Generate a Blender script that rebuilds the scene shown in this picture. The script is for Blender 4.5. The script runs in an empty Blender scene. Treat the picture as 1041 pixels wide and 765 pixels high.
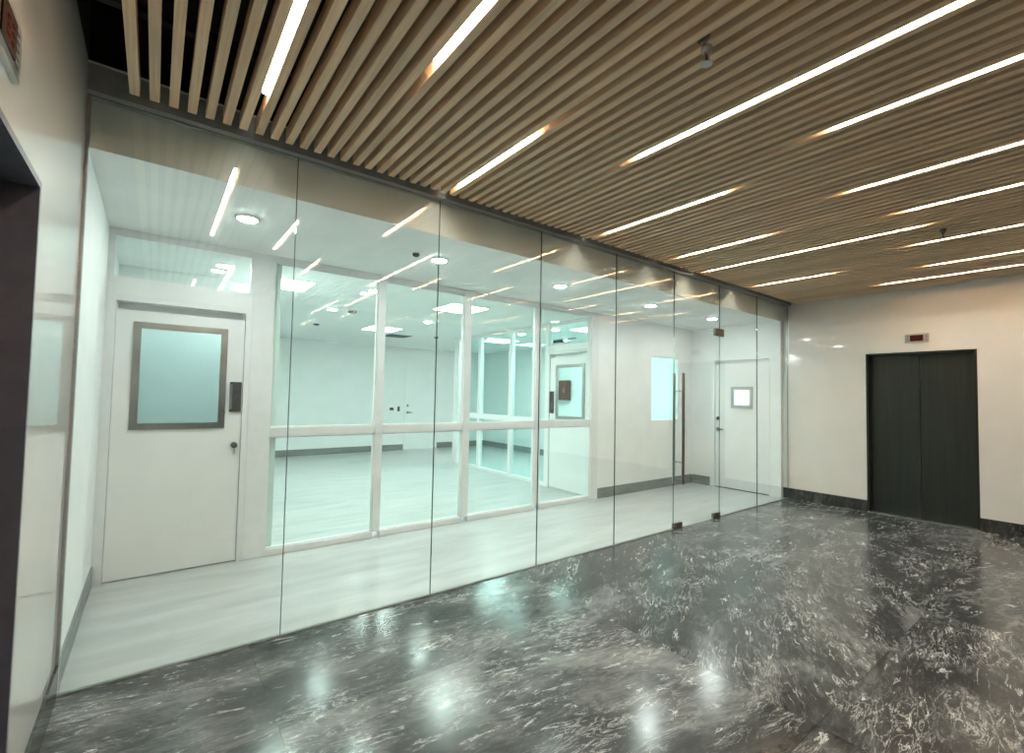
import bpy, bmesh, math, random
from mathutils import Matrix, Vector
random.seed(7)
S = bpy.context.scene
C = S.collection

# ------------------------------------------------------------------ camera
F_PX, YAW, PITCH, ROLL, EYE = 474.47, math.radians(37.422), math.radians(2.314), math.radians(1.1136), 1.5
cam = bpy.data.cameras.new('camera')
cam.sensor_fit = 'HORIZONTAL'; cam.sensor_width = 36.0
cam.lens = F_PX / 1041 * 36.0; cam.clip_start = 0.02
camo = bpy.data.objects.new('camera', cam); C.objects.link(camo)
fw = Vector((math.sin(YAW)*math.cos(PITCH), math.cos(YAW)*math.cos(PITCH), math.sin(PITCH)))
r0 = Vector((math.cos(YAW), -math.sin(YAW), 0)); u0 = r0.cross(fw)
rt = math.cos(ROLL)*r0 + math.sin(ROLL)*u0; up = -math.sin(ROLL)*r0 + math.cos(ROLL)*u0
camo.matrix_world = Matrix(((rt.x, up.x, -fw.x, 0), (rt.y, up.y, -fw.y, 0), (rt.z, up.z, -fw.z, EYE), (0, 0, 0, 1)))
S.camera = camo

# ------------------------------------------------------------------ world, exposure
w = bpy.data.worlds.new('world'); S.world = w; w.use_nodes = True
w.node_tree.nodes['Background'].inputs[0].default_value = (0.9, 0.95, 1, 1)
w.node_tree.nodes['Background'].inputs[1].default_value = 0.3
S.view_settings.view_transform = 'Standard'; S.view_settings.look = 'None'
S.view_settings.exposure = 0.52; S.view_settings.gamma = 1.0; S.view_settings.use_curve_mapping = False
S.cycles.max_bounces = 10; S.cycles.diffuse_bounces = 6; S.cycles.glossy_bounces = 5
S.cycles.transparent_max_bounces = 40; S.cycles.sample_clamp_indirect = 30.0
LED_L, DOWN_L, ROOM_DOWN_L, PANEL_L = 82.0, 240.0, 190.0, 25.0          # radiance of the lamps, the added ones included

# ------------------------------------------------------------------ materials
def mat(name, col=(.8,.8,.8), rough=.5, metal=0., coat=0., spec=.5):
    m = bpy.data.materials.new(name); m.use_nodes = True
    b = m.node_tree.nodes['Principled BSDF']
    b.inputs['Base Color'].default_value = (*col, 1); b.inputs['Roughness'].default_value = rough
    b.inputs['Metallic'].default_value = metal; b.inputs['Coat Weight'].default_value = coat
    b.inputs['Coat Roughness'].default_value = .0; b.inputs['Specular IOR Level'].default_value = spec
    return m
def N(m, t, **kw):
    n = m.node_tree.nodes.new(t)
    for k, v in kw.items(): setattr(n, k, v)
    return n
def link(m, a, b): m.node_tree.links.new(a, b)
def bsdf(m): return m.node_tree.nodes['Principled BSDF']
def ramp(m, stops):
    r = N(m, 'ShaderNodeValToRGB'); e = r.color_ramp.elements
    while len(e) < len(stops): e.new(.5)
    for q, (p, c) in zip(e, stops):
        q.position = p; q.color = (*c, 1) if len(c) == 3 else c
    return r
def noisy(m, c1, c2, scale=(3,3,3), detail=4, bump=0.0, nscale=1.0, rr=None):
    tc = N(m, 'ShaderNodeTexCoord'); mp = N(m, 'ShaderNodeMapping'); mp.inputs['Scale'].default_value = scale
    link(m, tc.outputs['Object'], mp.inputs[0])
    n = N(m, 'ShaderNodeTexNoise'); n.inputs['Scale'].default_value = nscale; n.inputs['Detail'].default_value = detail
    link(m, mp.outputs[0], n.inputs['Vector'])
    r = ramp(m, [(.35, c1), (.65, c2)]); link(m, n.outputs['Fac'], r.inputs[0]); link(m, r.outputs[0], bsdf(m).inputs['Base Color'])
    if bump:
        b = N(m, 'ShaderNodeBump'); b.inputs['Strength'].default_value = bump; b.inputs['Distance'].default_value = .002
        link(m, n.outputs['Fac'], b.inputs['Height']); link(m, b.outputs[0], bsdf(m).inputs['Normal'])
    if rr:
        q = N(m, 'ShaderNodeMapRange'); q.inputs['To Min'].default_value, q.inputs['To Max'].default_value = rr
        link(m, n.outputs['Fac'], q.inputs[0]); link(m, q.outputs[0], bsdf(m).inputs['Roughness'])
    return m

def emit(name, col, strength):
    m = bpy.data.materials.new(name); m.use_nodes = True; nt = m.node_tree; nt.nodes.clear()
    e = nt.nodes.new('ShaderNodeEmission'); o = nt.nodes.new('ShaderNodeOutputMaterial')
    e.inputs[0].default_value = (*col, 1); e.inputs[1].default_value = strength; nt.links.new(e.outputs[0], o.inputs[0])
    return m

def glass(name, tint, f0=.04):
    """architectural pane: see-through tint plus a mirror reflection that grows at grazing angles (both faces)"""
    m = bpy.data.materials.new(name); m.use_nodes = True; nt = m.node_tree; nt.nodes.clear()
    t = nt.nodes.new('ShaderNodeBsdfTransparent'); t.inputs[0].default_value = (*tint, 1)
    g = nt.nodes.new('ShaderNodeBsdfGlossy'); g.inputs['Roughness'].default_value = 0.0; g.inputs[0].default_value = (1, 1, 1, 1)
    lw = nt.nodes.new('ShaderNodeLayerWeight'); lw.inputs[0].default_value = .5
    p = nt.nodes.new('ShaderNodeMath'); p.operation = 'POWER'; p.inputs[1].default_value = 5
    q = nt.nodes.new('ShaderNodeMath'); q.operation = 'MULTIPLY_ADD'; q.inputs[1].default_value = 1 - f0; q.inputs[2].default_value = f0
    x = nt.nodes.new('ShaderNodeMixShader'); o = nt.nodes.new('ShaderNodeOutputMaterial')
    L = nt.links.new
    L(lw.outputs['Facing'], p.inputs[0]); L(p.outputs[0], q.inputs[0]); L(q.outputs[0], x.inputs[0])
    L(t.outputs[0], x.inputs[1]); L(g.outputs[0], x.inputs[2]); L(x.outputs[0], o.inputs[0])
    return m

def marble(name, base_lo, base_mid, base_hi, vein, vein_amt, rough):
    m = mat(name, rough=rough); nt = m.node_tree
    tc = N(m, 'ShaderNodeTexCoord'); oi = N(m, 'ShaderNodeObjectInfo')
    off = N(m, 'ShaderNodeVectorMath', operation='MULTIPLY_ADD')
    off.inputs[1].default_value = (31.7, 17.3, 0)
    sc = N(m, 'ShaderNodeSeparateColor'); link(m, oi.outputs['Color'], sc.inputs[0])
    vr = N(m, 'ShaderNodeVectorRotate', rotation_type='Z_AXIS'); link(m, tc.outputs['Object'], vr.inputs['Vector']); link(m, sc.outputs[0], vr.inputs['Angle'])
    link(m, oi.outputs['Random'], off.inputs[0]); link(m, vr.outputs[0], off.inputs[2])
    def noise(scale, s, detail, rough_, dist, typ='FBM'):
        mp = N(m, 'ShaderNodeMapping'); mp.inputs['Scale'].default_value = scale
        link(m, off.outputs[0], mp.inputs[0])
        n = N(m, 'ShaderNodeTexNoise'); n.inputs['Scale'].default_value = s; n.inputs['Detail'].default_value = detail
        n.inputs['Roughness'].default_value = rough_; n.inputs['Distortion'].default_value = dist
        link(m, mp.outputs[0], n.inputs['Vector']); return n.outputs['Fac']
    def math_(op, a, b=None):
        n = N(m, 'ShaderNodeMath', operation=op)
        for i, v in enumerate((a, b)):
            if v is None: continue
            if isinstance(v, (int, float)): n.inputs[i].default_value = v
            else: link(m, v, n.inputs[i])
        return n.outputs[0]
    def ridge(fac, width):
        d = math_('ABSOLUTE', math_('SUBTRACT', fac, .5))
        r = N(m, 'ShaderNodeMapRange'); r.inputs['From Min'].default_value = 0; r.inputs['From Max'].default_value = width
        r.inputs['To Min'].default_value = 1; r.inputs['To Max'].default_value = 0
        link(m, d, r.inputs[0]); return r.outputs[0]
    def step(fac, lo, hi):
        r = N(m, 'ShaderNodeMapRange', interpolation_type='SMOOTHSTEP'); r.inputs['From Min'].default_value = lo; r.inputs['From Max'].default_value = hi
        link(m, fac, r.inputs[0]); return r.outputs[0]
    big = noise((.6, 1.25, 1), 1.1, 8, .60, 1.3)
    grain = noise((1.5, 4.2, 1), 5.0, 9, .74, 1.0)
    base = ramp(m, [(.37, base_lo), (.5, base_mid), (.64, base_hi)])
    link(m, math_('ADD', math_('MULTIPLY', big, .66), math_('MULTIPLY', grain, .34)), base.inputs[0])
    patch_ = step(noise((.9, 1.9, 1), 1.7, 5, .6, .7), .44, .64)
    brk = step(noise((1.6, 3.5, 1), 4.5, 4, .6, .3), .50, .62)
    v1 = math_('MULTIPLY', ridge(noise((.55, 2.6, 1), 1.7, 9, .62, .9), .012), brk)
    v2 = math_('MULTIPLY', ridge(noise((1.0, 4.2, 1), 4.2, 8, .68, 1.0), .022), patch_)
    st = math_('MULTIPLY', step(noise((1.3, 8.0, 1), 6.0, 7, .74, .7), .57, .70), math_('ADD', math_('MULTIPLY', patch_, .8), .12))
    vv = math_('ADD', math_('MULTIPLY', v1, .8), math_('ADD', math_('MULTIPLY', v2, .6), math_('MULTIPLY', st, .75)))
    vv = math_('MINIMUM', math_('MULTIPLY', vv, vein_amt), 1.0)
    mx = N(m, 'ShaderNodeMixRGB'); link(m, vv, mx.inputs[0]); link(m, base.outputs[0], mx.inputs[1]); mx.inputs[2].default_value = (*vein, 1)
    link(m, mx.outputs[0], bsdf(m).inputs['Base Color'])
    return m

M = {}
M['wall_gloss'] = noisy(mat('glossy_white_wall_panel', rough=.35, coat=1.0), (.74,.735,.72), (.78,.775,.76), nscale=.8)
M['wall'] = noisy(mat('matt_white_paint', rough=.55), (.79,.80,.80), (.83,.84,.84), nscale=1.2)
M['ceil'] = noisy(mat('white_gypsum', rough=.8), (.80,.81,.81), (.84,.85,.85), nscale=1.0)
M['stone'] = noisy(mat('unseen_back_wall_dark_stone', rough=.45), (.10,.10,.10), (.15,.15,.15), nscale=2, detail=8)  # invented dark finish, keeps the unseen back wall out of the glass reflections
M['door'] = noisy(mat('white_door_lacquer', rough=.35), (.78,.78,.78), (.81,.81,.81), nscale=1.5)
M['frame'] = noisy(mat('pale_grey_aluminium', rough=.35), (.73,.735,.74), (.77,.775,.78), nscale=4)
M['steel'] = noisy(mat('brushed_stainless_steel', rough=.3, metal=1.), (.46,.45,.44), (.56,.55,.54), scale=(4,4,4), rr=(.22,.38))
M['dark_steel'] = noisy(mat('dark_bronze_steel', rough=.3, metal=1.), (.20,.18,.15), (.30,.27,.23), nscale=20)
M['pull'] = noisy(mat('grey_pull_plate_metal', rough=.4, metal=.7), (.10,.10,.105), (.14,.14,.145), nscale=10)
M['lift'] = noisy(mat('black_lift_door_steel', rough=.38, metal=.3), (.020,.025,.022), (.028,.033,.029), scale=(30,30,1), rr=(.32,.45))
M['lift_l'] = noisy(mat('black_lift_door_laminate', rough=.5), (.115,.117,.150), (.135,.137,.170), nscale=6)
M['alu'] = noisy(mat('aluminium_sill', rough=.3, metal=1.), (.6,.6,.6), (.7,.7,.7), nscale=30)
M['fascia'] = noisy(mat('dark_grey_head_channel', rough=.45), (.30,.32,.315), (.35,.37,.36), nscale=4)
M['black'] = noisy(mat('black_plenum_paint', rough=.9), (.006,.006,.008), (.012,.012,.014), nscale=2)
M['base_grey'] = noisy(mat('grey_vinyl_skirting', rough=.4), (.19,.20,.195), (.25,.26,.25), scale=(1,1,6), nscale=3)
M['vinyl'] = noisy(mat('pale_grey_vinyl_floor', rough=.3, spec=.35), (.42,.43,.425), (.52,.53,.525), scale=(1,5,1), nscale=1.4, detail=7, rr=(.24,.36))
M['white_plastic'] = noisy(mat('white_plastic', rough=.4), (.8,.8,.8), (.84,.84,.84), nscale=9)
M['dark_plastic'] = noisy(mat('dark_plastic', rough=.5), (.02,.02,.022), (.04,.04,.042), nscale=9)
M['red_box'] = noisy(mat('dark_red_enamel', rough=.35), (.10,.025,.02), (.14,.035,.028), nscale=4)
M['display'] = noisy(mat('dark_red_display_glass', rough=.15), (.035,.004,.004), (.05,.006,.005), nscale=3)
M['red_led'] = emit('red_display_segments', (1, .08, .05), .05)
M['led'] = emit('warm_led_diffuser', (1.0, .88, .72), LED_L)
M['down'] = emit('cool_downlight_diffuser', (.91, 1.0, .97), DOWN_L)
M['room_down'] = emit('cool_room_downlight_diffuser', (.91, 1.0, .97), ROOM_DOWN_L)
M['dim_down'] = emit('dim_cool_downlight_diffuser', (.91, 1.0, .97), 135.0)
M['panel'] = emit('cool_panel_diffuser', (.91, 1.0, .97), PANEL_L)
M['glass'] = glass('clear_partition_glass', (.962, .988, .975))
M['glass2'] = glass('green_tinted_window_glass', (.925, .978, .958), .025)
M['glass3'] = glass('aqua_vision_panel_glass', (.85, .975, .965))
M['edge'] = noisy(mat('dark_green_glass_edge', rough=.3), (.04,.06,.052), (.06,.085,.075), nscale=9)
M['pane_edge'] = glass('green_polished_pane_edge', (.50, .62, .57))
M['marble'] = marble('dark_grey_veined_marble', (.014,.016,.017), (.060,.065,.067), (.215,.226,.228), (.60,.62,.625), 1.2, .18)
M['marble_b'] = marble('dark_marble_skirting', (.018,.020,.021), (.035,.038,.038), (.07,.075,.075), (.35,.35,.34), .6, .2)
# wood of the ceiling slats
m = M['wood'] = mat('tan_wood_slat', rough=.55)
tc = N(m, 'ShaderNodeTexCoord'); oi = N(m, 'ShaderNodeObjectInfo'); mp = N(m, 'ShaderNodeMapping'); mp.inputs['Scale'].default_value = (60, 1.6, 60)
ad = N(m, 'ShaderNodeVectorMath', operation='ADD'); link(m, tc.outputs['Object'], ad.inputs[0]); link(m, oi.outputs['Random'], ad.inputs[1])
link(m, ad.outputs[0], mp.inputs[0]); n_ = N(m, 'ShaderNodeTexNoise'); n_.inputs['Scale'].default_value = 1.5; n_.inputs['Detail'].default_value = 5
link(m, mp.outputs[0], n_.inputs['Vector']); rp = ramp(m, [(.3, (.60,.42,.265)), (.7, (.76,.565,.385))]); link(m, n_.outputs['Fac'], rp.inputs[0])
hs = N(m, 'ShaderNodeHueSaturation'); mr = N(m, 'ShaderNodeMapRange'); mr.inputs['To Min'].default_value = .88; mr.inputs['To Max'].default_value = 1.1
link(m, oi.outputs['Random'], mr.inputs[0]); link(m, mr.outputs[0], hs.inputs['Value']); link(m, rp.outputs[0], hs.inputs['Color']); link(m, hs.outputs[0], bsdf(m).inputs['Base Color'])

# ------------------------------------------------------------------ builders
def wl(o):
    v = Vector(o.location)
    while o.parent: o = o.parent; v = v + Vector(o.location)
    return v
def add(name, me, mats, loc, parent=None):
    o = bpy.data.objects.new(name, me); C.objects.link(o); o.color = (0, 0, 0, 1)
    for k in (mats if isinstance(mats, (list, tuple)) else [mats]):
        if len(me.materials) < (len(mats) if isinstance(mats, (list, tuple)) else 1): me.materials.append(M[k])
    loc = Vector(loc)
    if parent is not None: o.parent = parent; loc = loc - wl(parent)
    o.location = loc
    return o
def bmesh_to(bm, name):
    me = bpy.data.meshes.new(name); bm.normal_update(); bm.to_mesh(me); bm.free(); return me
def box(name, x, y, z, m, parent=None, bev=0.):
    """box from (x0,x1),(y0,y1),(z0,z1) in world coordinates, its origin at its centre"""
    c = ((x[0]+x[1])/2, (y[0]+y[1])/2, (z[0]+z[1])/2)
    bm = bmesh.new(); bmesh.ops.create_cube(bm, size=1)
    bmesh.ops.scale(bm, vec=(abs(x[1]-x[0]), abs(y[1]-y[0]), abs(z[1]-z[0])), verts=bm.verts)
    if bev: bmesh.ops.bevel(bm, geom=bm.edges[:], offset=bev, segments=2, affect='EDGES')
    return add(name, bmesh_to(bm, name), m, c, parent)
def boxes(name, lst, m, parent=None):
    """several boxes that form one solid piece (a frame, a wall with openings)"""
    bm = bmesh.new()
    c = Vector((sum(b[0][0]+b[0][1] for b in lst), sum(b[1][0]+b[1][1] for b in lst), sum(b[2][0]+b[2][1] for b in lst))) / (2*len(lst))
    for x, y, z in lst:
        r = bmesh.ops.create_cube(bm, size=1)['verts']
        bmesh.ops.scale(bm, vec=(abs(x[1]-x[0]), abs(y[1]-y[0]), abs(z[1]-z[0])), verts=r)
        bmesh.ops.translate(bm, vec=Vector(((x[0]+x[1])/2, (y[0]+y[1])/2, (z[0]+z[1])/2)) - c, verts=r)
    return add(name, bmesh_to(bm, name), m, c, parent)
def lathe(name, prof, loc, m, parent=None, seg=32, axis='Z', smooth=True):
    """prof: (radius, height) pairs"""
    bm = bmesh.new(); rings = []
    for r, h in prof:
        ring = []
        for i in range(seg):
            a = 2*math.pi*i/seg; p = (r*math.cos(a), r*math.sin(a), h)
            if axis == 'Y': p = (p[0], p[2], p[1])
            if axis == 'X': p = (p[2], p[0], p[1])
            ring.append(bm.verts.new(p))
        rings.append(ring)
    for a, b in zip(rings, rings[1:]):
        for i in range(seg): bm.faces.new((a[i], a[(i+1) % seg], b[(i+1) % seg], b[i]))
    bm.faces.new(rings[0]); bm.faces.new(rings[-1])
    bmesh.ops.recalc_face_normals(bm, faces=bm.faces)
    me = bmesh_to(bm, name)
    if smooth:
        for p in me.polygons: p.use_smooth = len(p.vertices) == 4
    return add(name, me, m, loc, parent)
def pane(name, x, y, z, parent, m='glass'):
    """glass sheet whose narrow polished edges are dark green"""
    o = box(name, x, y, z, [m, 'pane_edge'], parent)
    d = [abs(v[1]-v[0]) for v in (x, y, z)]; thin = d.index(min(d))
    for p in o.data.polygons: p.material_index = 0 if abs(p.normal[thin]) > .5 else 1
    return o
def empty(name, loc, kind=None, label=None, cat=None, group=None):
    o = bpy.data.objects.new(name, None); C.objects.link(o); o.location = loc; o.empty_display_size = .1
    return tag(o, label, cat, group, kind)
def tag(o, label=None, cat=None, group=None, kind=None):
    if label: o['label'] = label
    if cat: o['category'] = cat
    if group: o['group'] = group
    if kind: o['kind'] = kind
    return o
def struct(o, label=None, cat=None): return tag(o, label, cat, None, 'structure')
def copy_tree(o, loc):
    c = o.copy(); C.objects.link(c); c.location = loc
    for ch in o.children:
        d = ch.copy(); C.objects.link(d); d.parent = c
    return c

# ------------------------------------------------------------------ dimensions (metres)
XL, XR = -.326, 7.852            # lobby side walls
D = 3.17                         # glass wall plane
YB = -2.2                        # lobby back wall
HW = 3.13                        # top of the lobby wall panels
ZS = 2.99                        # underside of slats = top of glass
ZC = 2.75                        # corridor and inner ceilings
YP = 4.75                        # inner window wall
YF = 11.65                       # far wall of inner rooms
XE = 7.76                        # corridor end wall
XI = 5.22                        # glazed cross partition
HO = 2.17                        # lift openings
LY0, LY1 = 1.05, 2.158           # lift openings along Y

# ------------------------------------------------------------------ lobby floor of marble slabs
fl = struct(empty('floor', (3.7, .5, -.02)), 'polished dark grey marble floor with pale veins in large slabs', 'floor')
box('screed', (XL-.2, XR+.2), (YB, D-.004), (-.10, -.021), 'base_grey', fl)
xs = [XL, .5, 2.5, 4.5, 6.5, XR]; ys = [YB, -.53, .89, 2.3, D-.004]
for i in range(5):
    for j in range(4):
        x0, x1, y0, y1 = xs[i]+.0008, xs[i+1]-.0008, ys[j]+.0008, ys[j+1]-.0008
        bm = bmesh.new(); bmesh.ops.create_cube(bm, size=1); bmesh.ops.scale(bm, vec=(x1-x0, y1-y0, .02), verts=bm.verts)
        s = add('slab', bmesh_to(bm, 'slab'), 'marble', ((x0+x1)/2, (y0+y1)/2, -.01), fl)
        vein = {(2, 2): 28, (2, 1): 8, (3, 2): 12, (3, 1): -20, (2, 3): 30}.get((i, j), random.uniform(-9, 6))   # run of the veins in this slab
        s.color = (math.radians(180-vein), 0, 0, 1)
# ------------------------------------------------------------------ lobby walls with lift openings
def lobby_wall(name, xin, sgn, ylo, yhi, label):
    xo = xin + sgn*.25; X = (min(xin, xo), max(xin, xo))
    wv = boxes(name, [(X, (ylo, LY0), (0, HW)), (X, (LY1, yhi), (0, HW)), (X, (LY0, LY1), (HO, HW))], 'wall_gloss')
    return struct(wv, label, 'wall')
lobby_wall('wall_left', XL, -1, YB, D+.07, 'glossy white lobby wall beside the left lift opening')
lobby_wall('wall_right', XR, 1, YB, D+.065, 'glossy white lobby wall around the right lift')
struct(box('wall_back', (XL-.25, XR+.25), (YB-.2, YB), (0, HW), 'stone'), 'unseen wall at the back of the lobby, made dark so the glass mirrors no edge', 'wall')
for nm, xin, sgn, yend in (('baseboard_left', XL, 1, D+.07), ('baseboard_right', XR, -1, D+.065)):
    X = (min(xin, xin+sgn*.012), max(xin, xin+sgn*.012))
    b = struct(empty(nm, (xin, 1.5, 0)), 'dark marble skirting along the %s lobby wall' % nm.split('_')[1], 'baseboard')
    box('board', X, (YB, LY0-.002), (0, .155), 'marble_b', b); box('board', X, (LY1+.002, yend), (0, .155), 'marble_b', b)

# lifts
def lift(name, xin, sgn, label, m):
    e = struct(empty(name, (xin, (LY0+LY1)/2, 0)), label, 'lift door')
    xd = xin + sgn*.10; ym = (LY0+LY1)/2
    def X(a, b): a, b = xin+sgn*a, xin+sgn*b; return (min(a, b), max(a, b))
    for y0, y1 in ((LY0, ym-.003), (ym+.003, LY1)):
        box('door_panel', X(.10, .135), (y0, y1), (.006, HO), m, e)
    boxes('jamb_frame', [(X(-.004, .10), (LY1-.022, LY1), (.006, HO)), (X(-.004, .10), (LY0, LY0+.022), (.006, HO)), (X(-.004, .10), (LY0+.022, LY1-.022), (HO-.022, HO))], m, e)
    box('shaft_back', X(.16, .2), (LY0, LY1), (0, HO), 'black', e)
    s = box('sill', X(-.002, .15), (LY0, LY1), (-.02, .005), 'alu', e)
    for k in (.105, .122): box('sill_groove', X(k, k+.006), (LY0, LY1), (.005, .0058), 'dark_plastic', s)
lift('door_1', XR, 1, 'black two-panel lift doors in the right wall', 'lift')
lift('door_2', XL, -1, 'near-black lift doors at the left edge beside the camera', 'lift_l')
def indicator(xin, sgn, z0, z1, y0, y1, label):
    def X(a, b): a, b = xin+sgn*a, xin+sgn*b; return (min(a, b), max(a, b))
    e = empty('floor_indicator', (xin, (y0+y1)/2, z0), None, label, 'indicator', 'lift floor indicators')
    p = box('plate', X(0, .014), (y0, y1), (z0, z1), 'steel', e, .002)
    yc = (y0+y1)/2; h = z1-z0
    d = box('display', X(.014, .018), (yc-.067, yc+.067), (z0+.18*h, z1-.16*h), 'display', e)
    zc = (z0+z1)/2
    for dy in (.030, -.012):
        for dz in (-.022, 0, .022): box('segment', X(.018, .0185), (yc+dy-.012, yc+dy+.012), (zc+dz-.003, zc+dz+.003), 'red_led', d)
    box('segment', X(.018, .0185), (yc-.027, yc-.021), (zc-.02, zc+.02), 'red_led', d)
    for k in range(5):
        for s in (-1, 1):
            box('speaker_slot', X(.014, .0146), (yc+s*.078-.001 if s > 0 else yc-.112, yc+.112 if s > 0 else yc-.077), (z0+.18*h+k*.15*h, z0+.22*h+k*.15*h), 'dark_plastic', p)
    return e
indicator(XR, -1, 2.285, 2.405, 1.485, 1.728, 'small steel lift indicator with dark red display above the right black lift')
indicator(XL, 1, 2.285, 2.425, 1.46, 1.742, 'steel lift indicator at the top left corner above the left lift')

# ------------------------------------------------------------------ slatted lobby ceiling
ce = struct(empty('ceiling', (3.7, .5, ZS)), 'ceiling of parallel tan wooden slats below a black void', 'ceiling')
box('void_slab', (XL-.25, XR+.25), (YB-.2, D+.13), (3.55, 3.65), 'black', ce)
boxes('void_wall', [((XL-.25, XL-.005), (YB, D+.1), (HW, 3.55)), ((XR+.005, XR+.25), (YB, D+.1), (HW, 3.55)), ((XL-.25, XR+.25), (YB-.2, YB), (HW, 3.55)), ((XL-.005, XR+.005), (D-.01, D+.13), (3.16, 3.55))], 'black', ce)
P0, PITCH_S, SW, SY1 = -.139, .0808, .041, 3.03
sme = None
for i in range(99):
    xc = P0 + PITCH_S*i
    if sme is None:
        s = box('slat', (xc-SW/2, xc+SW/2), (YB+.02, SY1), (ZS, ZS+.09), 'wood', ce, .0015); sme = s.data
    else: s = add('slat', sme, 'wood', (xc, (YB+.02+SY1)/2, ZS+.045), ce)
for y in (-1.6, -.5, .6, 1.55, 2.5): box('carrier_rail', (XL, XR), (y-.02, y+.02), (ZS+.092, ZS+.13), 'black', ce)
# head channel above the glass
tr = struct(empty('trim_1', (3.7, D, ZS)), 'dark grey metal head channel running above the glass wall', 'trim')
boxes('channel', [((XL, XR), (D-.055, D-.045), (ZS, 3.135)), ((XL, XR), (D-.045, D-.0065), (ZS, ZS+.012)), ((XL, XR), (D+.009, D+.045), (ZS, ZS+.012)), ((XL, XR), (D-.045, D+.045), (3.12, 3.135))], 'fascia', tr)
box('top_lip', (XL, XR), (D-.062, D-.055), (3.128, 3.136), 'frame', tr)

# linear LED lights recessed in the gaps between slats:  gap index, y0, y1, label
LEDS = [
 (6, .95, 2.62, 'broad bright LED line in the slats nearest the left wall'),
 (13, .90, 1.86, 'LED line running off the top edge just right of the nearest one'),
 (22, 2.06, 2.88, 'short LED line ending near the glass above the second glass joint'),
 (30, -.12, 1.80, 'long LED line crossing the ceiling below the near sprinkler'),
 (37, .14, .92, 'LED line right of the long one, leaving at the upper right edge'),
 (49, .08, 1.11, 'LED line on the right edge, third from the top corner'),
 (41, 1.74, 2.82, 'LED line close to the glass above the fourth glass joint'),
 (58, .14, .97, 'short visible LED line at the right edge above the far sprinkler'),
 (55, 1.96, 2.79, 'short LED line near the glass just left of the glass door'),
 (64, 1.02, 2.92, 'long LED line starting at the head channel above the glass door'),
 (78, 2.05, 2.85, 'short LED line nearest the far end of the glass wall'),
 (71, .45, 1.14, 'LED line interrupted by the far sprinkler hanging in front'),
 (83, .16, 1.22, 'second to last LED line before the right lift wall'),
 (91, -.1, 1.80, 'last LED line, closest and parallel to the right lift wall'),
 (19, -.05, .70, 'LED line above the camera, seen mirrored in the glass only'),
 (10, -1.9, -.3, 'unseen LED line added for light behind the camera near the left wall'),  # from here down: unseen lamps added to light the lobby
 (33, -1.9, -.6, 'unseen LED line added for light behind the camera beyond the long one'),
 (52, -1.7, -.3, 'unseen LED line added for light at the back of the lobby, left of centre'),
 (68, -1.9, -.4, 'unseen LED line added for light at the back of the lobby, right of centre'),
 (86, -1.8, -.5, 'unseen LED line added for light at the back of the lobby near the right wall'),
]
for g, y0, y1, lb in LEDS:
    xc = P0 + PITCH_S*(g+.5)
    e = empty('linear_light', (xc, (y0+y1)/2, ZS), None, lb, 'light', 'linear lights in the slatted ceiling')
    boxes('housing', [((xc-.0180, xc-.0145), (y0, y1), (ZS+.022, ZS+.056)), ((xc+.0145, xc+.0180), (y0, y1), (ZS+.022, ZS+.056)), ((xc-.0145, xc+.0145), (y0, y1), (ZS+.050, ZS+.056))], 'alu', e)
    box('diffuser', (xc-.0105, xc+.0105), (y0-.002, y1+.002), (ZS+.018, ZS+.045), 'led', e)

def sprinkler(x, y, label, m='steel'):
    e = empty('ceiling_sprinkler', (x, y, ZS), None, label, 'sprinkler', 'sprinklers below the slats')
    lathe('cup', [(.012, .10), (.012, .03), (.036, .03), (.036, .024), (.030, .012), (.026, .005)], (x, y, ZS), 'dark_steel', e, 20)
    lathe('body', [(.020, .012), (.022, -.004), (.022, -.020), (.014, -.024), (.014, -.034)], (x, y, ZS), m, e, 12)
    bm = bmesh.new()
    for s in (-1, 1):
        r = bmesh.ops.create_cube(bm, size=1)['verts']; bmesh.ops.scale(bm, vec=(.005, .007, .038), verts=r); bmesh.ops.translate(bm, vec=(s*.016, 0, 0), verts=r)
    r = bmesh.ops.create_cube(bm, size=1)['verts']; bmesh.ops.scale(bm, vec=(.034, .007, .006), verts=r); bmesh.ops.translate(bm, vec=(0, 0, -.02), verts=r)
    add('yoke', bmesh_to(bm, 'yoke'), m, (x, y, ZS-.048), e)
    lathe('bulb', [(.003, .018), (.005, .01), (.005, -.012), (.003, -.018)], (x, y, ZS-.048), 'red_box', e, 8)
    lathe('deflector', [(.006, .006), (.006, .001), (.024, .001), (.024, -.001)], (x, y, ZS-.074), m, e, 16)
sprinkler(1.80, 1.04, 'steel fire sprinkler hanging from the slats near the top centre')
sprinkler(5.30, .90, 'small dark fire sprinkler in front of an LED line on the far right', 'pull')

# ------------------------------------------------------------------ glass wall with glass door
J = [XL+.012, .672, 1.694, 2.733, 3.769, 4.798, 5.815, 6.84, XR-.006]
gw = struct(empty('window_1', (3.7, D, 0)), 'tall frameless clear glass wall between lobby and white corridor', 'glass wall')
GT = (D-.006, D+.006)
for a, b in zip(J, J[1:]):
    if abs(a-4.798) < .01: pane('pane', (a+.002, b-.002), GT, (2.372, ZS+.006), gw)
    else: pane('pane', (a+.002, b-.002), GT, (.008, ZS+.006), gw)
for i, x in enumerate(J[1:-1]):
    if i in (4, 5): box('joint_bead', (x-.0018, x+.0018), (D-.005, D+.005), (2.38, ZS), 'edge', gw)
    else: box('joint_bead', (x-.0018, x+.0018), (D-.005, D+.005), (.008, ZS), 'edge', gw)
box('floor_channel', (XL, 4.79), (D-.011, D+.011), (-.02, .008), 'fascia', gw)
box('floor_channel', (5.82, XR), (D-.011, D+.011), (-.02, .008), 'fascia', gw)
for x0, x1 in ((XL, XL+.012), (XR-.006, XR)):
    boxes('wall_channel', [((x0, x1), (D-.016, D-.007), (0, ZS)), ((x0, x1), (D+.007, D+.016), (0, ZS))], 'alu', gw)
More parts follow.
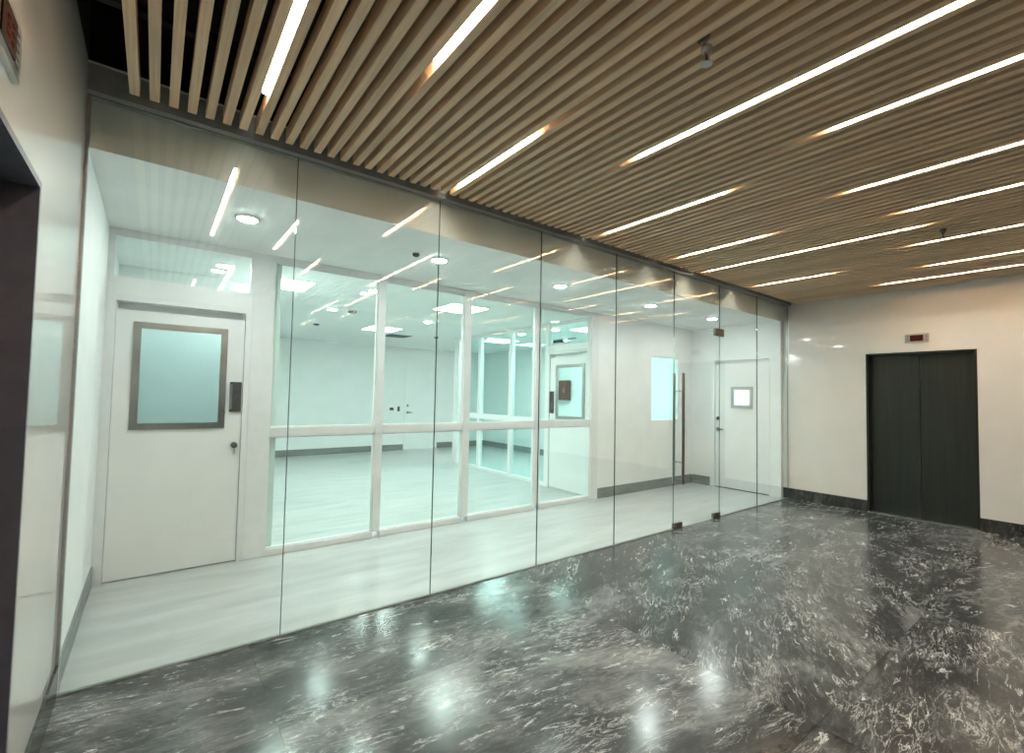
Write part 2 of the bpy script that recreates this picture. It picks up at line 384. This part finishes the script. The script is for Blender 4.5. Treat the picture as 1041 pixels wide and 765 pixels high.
gd = struct(empty('door_3', (5.8, D, 0)), 'frameless glass door with tall steel pull bars in the glass wall', 'glass door')
pane('pane', (4.804, 5.809), GT, (.012, 2.366), gd)
def patch(n, x0, x1, z0, z1):
    p = box(n, (x0, x1), (D-.018, D+.018), (z0, z1), 'dark_steel', gd, .002)
    for s in (-1, 1): lathe('screw', [(.009, -.001), (.009, .001)], ((x0+x1)/2+s*.055, D-.0185, (z0+z1)/2), 'steel', p, 12, 'Y')
patch('lock_patch', 4.80, 4.965, .002, .062); patch('floor_hinge', 5.655, 5.812, .002, .062)
patch('top_patch', 5.69, 5.90, 2.318, 2.415)
for s, z0, z1 in ((-1, .51, 1.80), (1, .51, 1.80)):
    h = lathe('pull_bar', [(.0155, z0), (.016, z0+.004), (.016, z1-.004), (.0155, z1)], (4.90, D+s*.062, 0), 'dark_steel' if s < 0 else 'steel', gd, 20)
    for z in (.76, 1.59): lathe('standoff', [(.010, .006), (.010, .062)] if s > 0 else [(.010, -.006), (.010, -.062)], (4.90, D, z), 'steel', h, 16, 'Y')

# ------------------------------------------------------------------ corridor shell
fc = struct(box('floor_corridor', (XL, XE+.25), (D-.002, YF), (-.06, 0), 'vinyl'), 'pale grey vinyl floor of the corridor and inner rooms', 'floor')
cc = struct(empty('ceiling_corridor', (3.7, 4, ZC)), 'white corridor ceiling with round downlights and bulkhead behind the glass', 'ceiling')
box('board', (XL, XE+.1), (D+.10, YP+.08), (ZC, ZC+.08), 'ceil', cc)
box('bulkhead', (XL, XR+.1), (D+.05, D+.10), (ZC-.012, 3.16), 'ceil', cc)
struct(box('wall_corridor_left', (XL-.2, XL), (D+.07, YF), (0, 3.1), 'wall'), 'white left end wall of the corridor behind the glass', 'wall')
bl = struct(empty('baseboard_corridor', (3.7, YP, 0)), 'grey vinyl skirting around the corridor', 'baseboard')
box('board', (XL, XL+.010), (D+.07, YP), (0, .15), 'base_grey', bl)
box('board', (5.262, XE), (YP-.010, YP), (0, .15), 'base_grey', bl)
box('board', (XE-.010, XE), (4.40, YP), (0, .15), 'base_grey', bl)
# corridor end wall with a door
DY0, DY1, DH = 3.40, 4.325, 2.185
struct(boxes('wall_corridor_end', [((XE, XE+.15), (D+.065, DY0), (0, 3.1)), ((XE, XE+.15), (DY1, YP+.1), (0, 3.1)), ((XE, XE+.15), (DY0, DY1), (DH, 3.1))], 'wall'), 'white end wall of the corridor beside the right lobby wall', 'wall')
struct(boxes('wall_side_room', [((XE+.15, 9.3), (D-.1, D), (0, 2.6)), ((XE+.15, 9.3), (YP+.2, YP+.3), (0, 2.6)), ((9.3, 9.4), (D-.1, YP+.3), (0, 2.6)), ((XE+.15, 9.4), (D-.1, YP+.3), (2.6, 2.7)), ((XE+.15, 9.4), (D-.1, YP+.3), (-.06, 0))], 'wall'), 'white room behind the small door window at the corridor end', 'wall')
# wall right of the window wall, with an aqua window
WX0, WX1, WZ0, WZ1 = 6.55, 7.345, 1.115, 2.21
struct(boxes('wall_corridor_back', [((XI+.04, WX0), (YP, YP+.10), (0, ZC+.2)), ((WX1, XE+.1), (YP, YP+.10), (0, ZC+.2)), ((WX0, WX1), (YP, YP+.10), (0, WZ0)), ((WX0, WX1), (YP, YP+.10), (WZ1, ZC+.2))], 'wall'), 'white corridor wall with one aqua window', 'wall')
w4 = struct(empty('window_4', ((WX0+WX1)/2, YP, WZ0)), 'aqua glass window in the white corridor wall behind the glass door', 'window')
pane('pane', (WX0+.01, WX1-.01), (YP+.035, YP+.043), (WZ0+.01, WZ1-.01), w4, 'glass3')
boxes('window_frame', [((WX0, WX0+.014), (YP+.01, YP+.06), (WZ0, WZ1)), ((WX1-.014, WX1), (YP+.01, YP+.06), (WZ0, WZ1)), ((WX0, WX1), (YP+.01, YP+.06), (WZ0, WZ0+.014)), ((WX0, WX1), (YP+.01, YP+.06), (WZ1-.014, WZ1))], 'frame', w4)

# ------------------------------------------------------------------ doors with a vision panel
class Ax:
    """maps door coordinates u (along the wall, left to right for the viewer), d (towards the viewer) to the room"""
    def __init__(s, plane, at, u0, sign): s.p, s.at, s.u0, s.s = plane, at, u0, sign
    def box(s, n, u, d, z, m, par, bev=0., fn=box):
        a, b = s.u0+s.s*u[0], s.u0+s.s*u[1]; U = (min(a, b), max(a, b)); V = (s.at-d[1], s.at-d[0])
        args = (n, U, V, z) if s.p == 'Y' else (n, V, U, z)
        return fn(*args, par, m) if fn is pane else fn(*args, m, par, bev)
    def pt(s, u, d, z):
        return (s.u0+s.s*u, s.at-d, z) if s.p == 'Y' else (s.at-d, s.u0+s.s*u, z)
    def frame(s, n, u, d, z, wd, m, par):
        L = []
        for uu, zz in (((u[0], u[0]+wd), z), ((u[1]-wd, u[1]), z), ((u[0]+wd, u[1]-wd), (z[0], z[0]+wd)), ((u[0]+wd, u[1]-wd), (z[1]-wd, z[1]))):
            a, b = s.u0+s.s*uu[0], s.u0+s.s*uu[1]; U = (min(a, b), max(a, b)); V = (s.at-d[1], s.at-d[0])
            L.append((U, V, zz) if s.p == 'Y' else (V, U, zz))
        return boxes(n, L, m, par)
def vision_door(name, ax, width, label, latch='right', vis=None, plate=None, key=None, lever=None, jamb=.045, head=2.185):
    e = struct(empty(name, ax.pt(width/2, 0, 0)), label, 'door')
    top = head - .065
    # leaf built around its opening
    if vis:
        (a, b), (z0, z1) = vis
        L = []
        for uu, zz in (((.004, a), (.012, top)), ((b, width-.004), (.012, top)), ((a, b), (.012, z0)), ((a, b), (z1, top))):
            p, q = ax.u0+ax.s*uu[0], ax.u0+ax.s*uu[1]; U = (min(p, q), max(p, q)); V = (ax.at+.012, ax.at+.056)
            L.append((U, V, zz) if ax.p == 'Y' else (V, U, zz))
        leaf = boxes('leaf', L, 'door', e)
        ax.frame('vision_frame', (a-.0, b+.0), (-.014, .004), (z0, z1), .052, 'steel', leaf)
        ax.box('pane', (a+.03, b-.03), (-.038, -.030), (z0+.03, z1-.03), 'glass3', leaf, fn=pane)
    else:
        leaf = ax.box('leaf', (.004, width-.004), (-.056, -.012), (.012, top), 'door', e)
    # the recessed strip over the leaf and the frame around it
    ax.box('head_stop', (.004, width-.004), (-.125, -.115), (top-.03, head), 'frame', e)
    L = []
    for uu, zz in (((-jamb, 0), (0, head+jamb)), ((width, width+jamb), (0, head+jamb)), ((0, width), (head, head+jamb))):
        p, q = ax.u0+ax.s*uu[0], ax.u0+ax.s*uu[1]; U = (min(p, q), max(p, q)); V = (ax.at-.006, ax.at+.126)
        L.append((U, V, zz) if ax.p == 'Y' else (V, U, zz))
    boxes('door_frame', L, 'frame' if name == 'door_4' else 'door', e)
    if plate:
        (a, b), (z0, z1) = plate
        ax.box('pull_plate', (a, b), (-.012, .010), (z0, z1), 'pull', leaf, .003)
        ax.box('pull_lip', (a, a+.016), (.010, .030), (z0+.02, z1-.02), 'steel', leaf, .002)
    if key:
        u, z = key; k = lathe('lock', [(.026, -.012), (.026, .004), (.020, .010), (.012, .012)] if False else [(.012, -.026), (.020, -.022), (.026, -.014), (.026, .012)], (0, 0, 0), 'pull', None, 20, ax.p)
        k.parent = leaf; k.location = Vector(ax.pt(u, -.0, z)) - wl(leaf)
        ax.box('hanging_key', (u-.004, u+.004), (.012, .015), (z-.075, z-.02), 'steel', leaf)
    if lever:
        u, z, du = lever
        r = lathe('lever_rose', [(.030, -.008), (.030, .012)], (0, 0, 0), 'dark_steel', None, 20, ax.p); r.parent = leaf; r.location = Vector(ax.pt(u, 0, z)) - wl(leaf)
        ax.box('lever', (min(u, u+du), max(u, u+du)), (.030, .046), (z-.011, z+.011), 'dark_steel', leaf, .004)
        ax.box('lever_neck', (u-.010, u+.010), (.0, .038), (z-.010, z+.010), 'steel', leaf, .003)
        r2 = lathe('deadbolt', [(.024, -.012), (.026, -.006), (.026, .012)], (0, 0, 0), 'pull', None, 20, ax.p); r2.parent = leaf; r2.location = Vector(ax.pt(u, 0, z+.19)) - wl(leaf)
        ax.box('thumb_turn', (u-.006, u+.006), (.012, .03), (z+.15, z+.185), 'dark_plastic', leaf)
    return e
# door of the window wall (left)
AW = Ax('Y', YP, -.262, 1)
d4 = vision_door('door_4', AW, .888, 'white corridor door with steel-framed aqua window and grey pull plate', vis=((.112, .758), (1.168, 2.03)), plate=((.788, .888-.012), (1.31, 1.57)), key=(.838, 1.018), jamb=.045)
# door at the end of the corridor
AE = Ax('X', XE, DY1-.012, -1)
d5 = vision_door('door_5', AE, DY1-DY0-.024, 'white door with small square window and lever handle at the corridor end', vis=((.285, .645), (1.355, 1.717)), lever=(.055, .99, .115), jamb=.012, head=2.173)
AE.box('gap_shade_strip', (.0, DY1-DY0-.024), (-.05, .0), (.001, .011), 'dark_plastic', d5)  # dark bar standing in for the shade under the door leaf

# ------------------------------------------------------------------ inner window wall
w2 = struct(empty('window_2', (3, YP, 0)), 'pale aluminium window wall with four tall panes over four low panes', 'window')
FY = (YP, YP+.07); TOP = (2.69, ZC)
box('head_rail', (XL, XI+.04), FY, TOP, 'frame', w2, .002)
cols = [(.852, 1.845), (1.925, 2.91), (3.005, 4.035), (4.122, 5.108)]
box('wide_post', (.672, .852), (YP-.004, YP+.074), (0, 2.69), 'frame', w2, .003)
for x0, x1 in ((1.845, 1.925), (2.91, 3.005), (4.035, 4.122)): box('mullion', (x0, x1), (YP-.008, YP+.078), (.06, 2.69), 'frame', w2, .003)
box('corner_post', (5.108, XI+.04), (YP-.006, YP+.1), (0, 2.69), 'frame', w2, .003)
for x0, x1 in cols:
    box('cross_rail', (x0, x1), FY, (1.075, 1.16), 'frame', w2, .003)
    box('sill_rail', (x0, x1), (YP-.004, YP+.074), (0, .06), 'frame', w2, .003)
    for z0, z1 in ((1.16, 2.69), (.06, 1.075)):
        boxes('glazing_bead', [((x0, x0+.010), (YP+.018, YP+.055), (z0, z1)), ((x1-.010, x1), (YP+.018, YP+.055), (z0, z1)), ((x0, x1), (YP+.018, YP+.055), (z0, z0+.010)), ((x0, x1), (YP+.018, YP+.055), (z1-.010, z1))], 'frame', w2)
        pane('pane', (x0+.003, x1-.003), (YP+.033, YP+.039), (z0+.003, z1-.003), w2, 'glass2')
# transom above the left door
w3 = struct(empty('window_3', (.2, YP, 2.38)), 'long transom pane above the left white door', 'window')
box('side_jamb', (XL, -.307), (YP-.004, YP+.074), (0, 2.69), 'frame', w3)
box('transom_rail', (-.307, .672), FY, (2.23, 2.375), 'door', w3, .002)
boxes('transom_frame', [((-.307, -.285), FY, (2.375, 2.69)), ((.655, .672), FY, (2.375, 2.69))], 'frame', w3)
pane('pane', (-.287, .658), (YP+.033, YP+.039), (2.373, 2.692), w3, 'glass2')

# ------------------------------------------------------------------ inner rooms
struct(box('wall_far', (XL, 9.3), (YF, YF+.15), (0, 3.1), 'wall'), 'white far wall of the inner room', 'wall')
struct(box('wall_room_right', (7.86, 8.0), (YP+.1, YF), (0, 3.1), 'wall'), 'white right wall of the inner rooms', 'wall')
struct(box('ceiling_rooms', (XL, 7.95), (YP+.08, YF), (ZC-.03, ZC+.08), 'ceil'), 'white ceiling of the inner rooms', 'ceiling')
bf = struct(empty('baseboard_far', (3.7, YF, 0)), 'grey vinyl skirting of the inner rooms', 'baseboard')
box('board', (.86, 5.30), (YF-.010, YF), (0, .15), 'base_grey', bf); box('board', (6.31, 7.86), (YF-.010, YF), (0, .15), 'base_grey', bf)
box('board', (7.85, 7.86), (YP+.1, YF-.01), (0, .15), 'base_grey', bf)
# lobby behind the left door
struct(boxes('wall_vestibule', [((.86, .92), (YP+.08, 6.0), (0, ZC-.03)), ((XL, .92), (6.0, 6.08), (0, ZC-.03))], 'wall'), 'white walls of the small room behind the left door', 'wall')
# far door
AF = Ax('Y', YF, 5.345, 1)
vision_door('door_6', AF, .92, 'plain white door in the far wall of the inner room', lever=(.06, .99, .11), jamb=.04, head=2.13)
# glazed cross partition with its door
w5 = struct(empty('window_5', (XI, 7, 0)), 'glazed cross partition inside the inner room', 'window')
PX = (XI, XI+.07)
posts = [(5.815, 5.905), (6.83, 6.92), (7.87, 7.96), (8.72, 8.92)]
for y0, y1 in posts: box('post', (XI-.004, XI+.074), (y0, y1), (0, ZC-.03), 'door', w5, .003)
for (_, y0), (y1, _) in zip(posts, posts[1:]):
    box('cross_rail', PX, (y0, y1), (1.02, 1.12), 'door', w5, .003); box('sill_rail', PX, (y0, y1), (0, .06), 'door', w5, .003)
    box('head_rail', PX, (y0, y1), (ZC-.09, ZC-.03), 'door', w5, .003)
    pane('pane', (XI+.032, XI+.038), (y0-.003, y1+.003), (.055, 1.025), w5, 'glass3'); pane('pane', (XI+.032, XI+.038), (y0-.003, y1+.003), (1.115, ZC-.085), w5, 'glass3')
box('door_post', (XI-.004, XI+.074), (YP+.101, 4.84), (0, ZC-.03), 'door', w5)
box('door_transom_rail', PX, (4.84, 5.815), (2.23, 2.34), 'door', w5, .002); box('door_head_rail', PX, (4.84, 5.815), (ZC-.09, ZC-.03), 'door', w5, .002)
pane('transom_pane', (XI+.032, XI+.038), (4.838, 5.817), (2.335, ZC-.085), w5, 'glass3')
AI = Ax('X', XI, 5.79, -1)
d7 = vision_door('door_7', AI, .925, 'white inner door with steel-framed aqua window seen through the last pane', vis=((.155, .80), (1.135, 2.01)), plate=((.02, .105), (1.22, 1.58)), jamb=.022, head=2.20)
AI.box('door_closer', (.12, .34), (.004, .05), (2.37, 2.42), 'dark_plastic', d7, .006)
AI.box('closer_arm', (.30, .62), (.015, .03), (2.405, 2.42), 'dark_plastic', d7, .002)

# red cabinet on the right wall of the inner rooms
e = empty('hose_cabinet', (7.86, 8.15, 1.41), None, 'dark red fire cabinet on the wall seen through the inner door window', 'cabinet')
box('body', (7.72, 7.859), (7.95, 8.36), (1.41, 1.88), 'red_box', e, .006)
box('door', (7.712, 7.720), (7.965, 8.345), (1.425, 1.865), 'red_box', e, .002)
box('label_plate', (7.709, 7.712), (8.20, 8.29), (1.56, 1.74), 'dark_plastic', e); box('handle', (7.70, 7.712), (8.03, 8.05), (1.58, 1.70), 'steel', e)
# switches by the far door
for x, lb, mm in ((4.955, 'square dark wall switch left of the far door, farther from it', 'dark_plastic'), (5.15, 'upright dark card reader just left of the far door', 'dark_plastic')):
    e = empty('wall_switch', (x, YF, 1.04), None, lb, 'switch')
    hw, hh = (.055, .035) if x < 5 else (.035, .065)
    box('plate', (x-hw-.012, x+hw+.012), (YF-.008, YF), (1.085-hh-.012, 1.085+hh+.012), 'white_plastic', e, .003)
    box('rocker', (x-hw, x+hw), (YF-.016, YF-.008), (1.085-hh, 1.085+hh), mm, e, .002)

# ------------------------------------------------------------------ round downlights, panel lights, ceiling devices
def downlight(x, y, z, label, group):
    e = empty('downlight', (x, y, z), None, label, 'downlight', group)
    bm = bmesh.new(); seg = 36; rr = [(.080, 0), (.078, -.010), (.066, -.012), (.062, -.002)]; rings = []
    for r, h in rr: rings.append([bm.verts.new((r*math.cos(2*math.pi*i/seg), r*math.sin(2*math.pi*i/seg), h)) for i in range(seg)])
    for a, b in zip(rings, rings[1:]):
        for i in range(seg): bm.faces.new((a[i], b[i], b[(i+1) % seg], a[(i+1) % seg]))
    bmesh.ops.recalc_face_normals(bm, faces=bm.faces)
    me = bmesh_to(bm, 'trim_ring')
    for p in me.polygons: p.use_smooth = True
    add('trim_ring', me, 'white_plastic', (x, y, z), e)
    lathe('diffuser', [(.062, -.002), (.062, -.013), (.052, -.017), (.030, -.019)], (x, y, z), 'down' if y < YP else 'dim_down' if x < .8 else 'room_down', e, 36)
    return e
for x, lb in ((.49, 'round ceiling downlight in the corridor above the left white door'), (2.06, 'round corridor downlight beside the second glass joint'),
              (3.60, 'middle one of the five round corridor downlights'), (5.27, 'round corridor downlight just left of the glass door'), (6.82, 'round corridor downlight nearest the corridor end door')):
    downlight(x, 3.84, ZC, lb, 'corridor downlights')
ZI = ZC-.03
for x, y, lb in ((.50, 5.33, 'round downlight seen through the transom above the left door'), (2.04, 5.39, 'round downlight just behind the mullion between first and second pane'),
                 (2.03, 7.03, 'small round downlight left of the dark smoke detector in the inner room'), (3.63, 7.11, 'small round downlight seen through the second upper pane'),
                 (5.77, 6.26, 'round downlight seen through the transom of the inner door'), (5.72, 7.2, 'round downlight behind the glazed cross partition, middle'),
                 (5.75, 8.3, 'farthest round downlight behind the glazed cross partition'), (7.0, 7.3, 'round downlight in the aqua room right of the cross partition')):
    downlight(x, y, ZI, lb, 'inner room downlights')
def panel(x, y, label, s=.30, ZI=ZC-.03):
    e = empty('panel_light', (x, y, ZI), None, label, 'panel light', 'square panel lights of the inner rooms')
    boxes('frame', [((x-s, x-s+.012), (y-s, y+s), (ZI-.010, ZI)), ((x+s-.012, x+s), (y-s, y+s), (ZI-.010, ZI)), ((x-s, x+s), (y-s, y-s+.012), (ZI-.010, ZI)), ((x-s, x+s), (y+s-.012, y+s), (ZI-.010, ZI))], 'white_plastic', e)
    box('diffuser', (x-s+.012, x+s-.012), (y-s+.012, y+s-.012), (ZI-.007, ZI-.001), 'panel', e)
for x, y, lb in ((1.10, 5.76, 'bright square panel light at the top of the first upper pane'), (3.42, 5.70, 'bright square panel light across the third mullion'),
                 (3.40, 8.55, 'distant square panel light across the second mullion'), (1.10, 8.55, 'square panel light deep behind the wide post'),
                 (6.25, 5.80, 'square panel light behind the inner door transom'), (6.15, 8.45, 'square panel light far behind the glazed cross partition')):
    panel(x, y, lb)
panel(8.6, 4.0, 'unseen panel light added in the side room to brighten the corridor end door window', .30, 2.6)  # added lamp out of view, brightens the small door window
def detector(x, y, z, label, r=.045, m='dark_plastic'):
    e = empty('smoke_detector', (x, y, z), None, label, 'detector', 'ceiling detectors behind the glass')
    lathe('base', [(r*1.15, 0), (r*1.15, -.010)], (x, y, z), 'white_plastic', e, 24); lathe('sensor', [(r, -.010), (r*.95, -.026), (r*.6, -.036)], (x, y, z), m, e, 24)
detector(1.80, 3.79, ZC, 'dark round detector on the corridor ceiling left of the second downlight', .032)
detector(2.31, 6.99, ZI, 'dark round detector on the ceiling in the middle of the first pane', .065)
detector(2.26, 8.75, ZI, 'small dark detector farther back behind the first pane', .05)
detector(4.75, 8.9, ZI, 'small dark detector near the end of the cross partition', .05)
e = empty('air_vent', (4.05, 9.35, ZI), None, 'grey square ceiling air vent behind the second upper pane', 'vent')
box('frame', (3.78, 4.32), (9.08, 9.62), (ZI-.008, ZI), 'frame', e)
for k in range(8): box('slat', (3.81, 4.29), (9.115+k*.06, 9.145+k*.06), (ZI-.016, ZI-.008), 'pull', e)
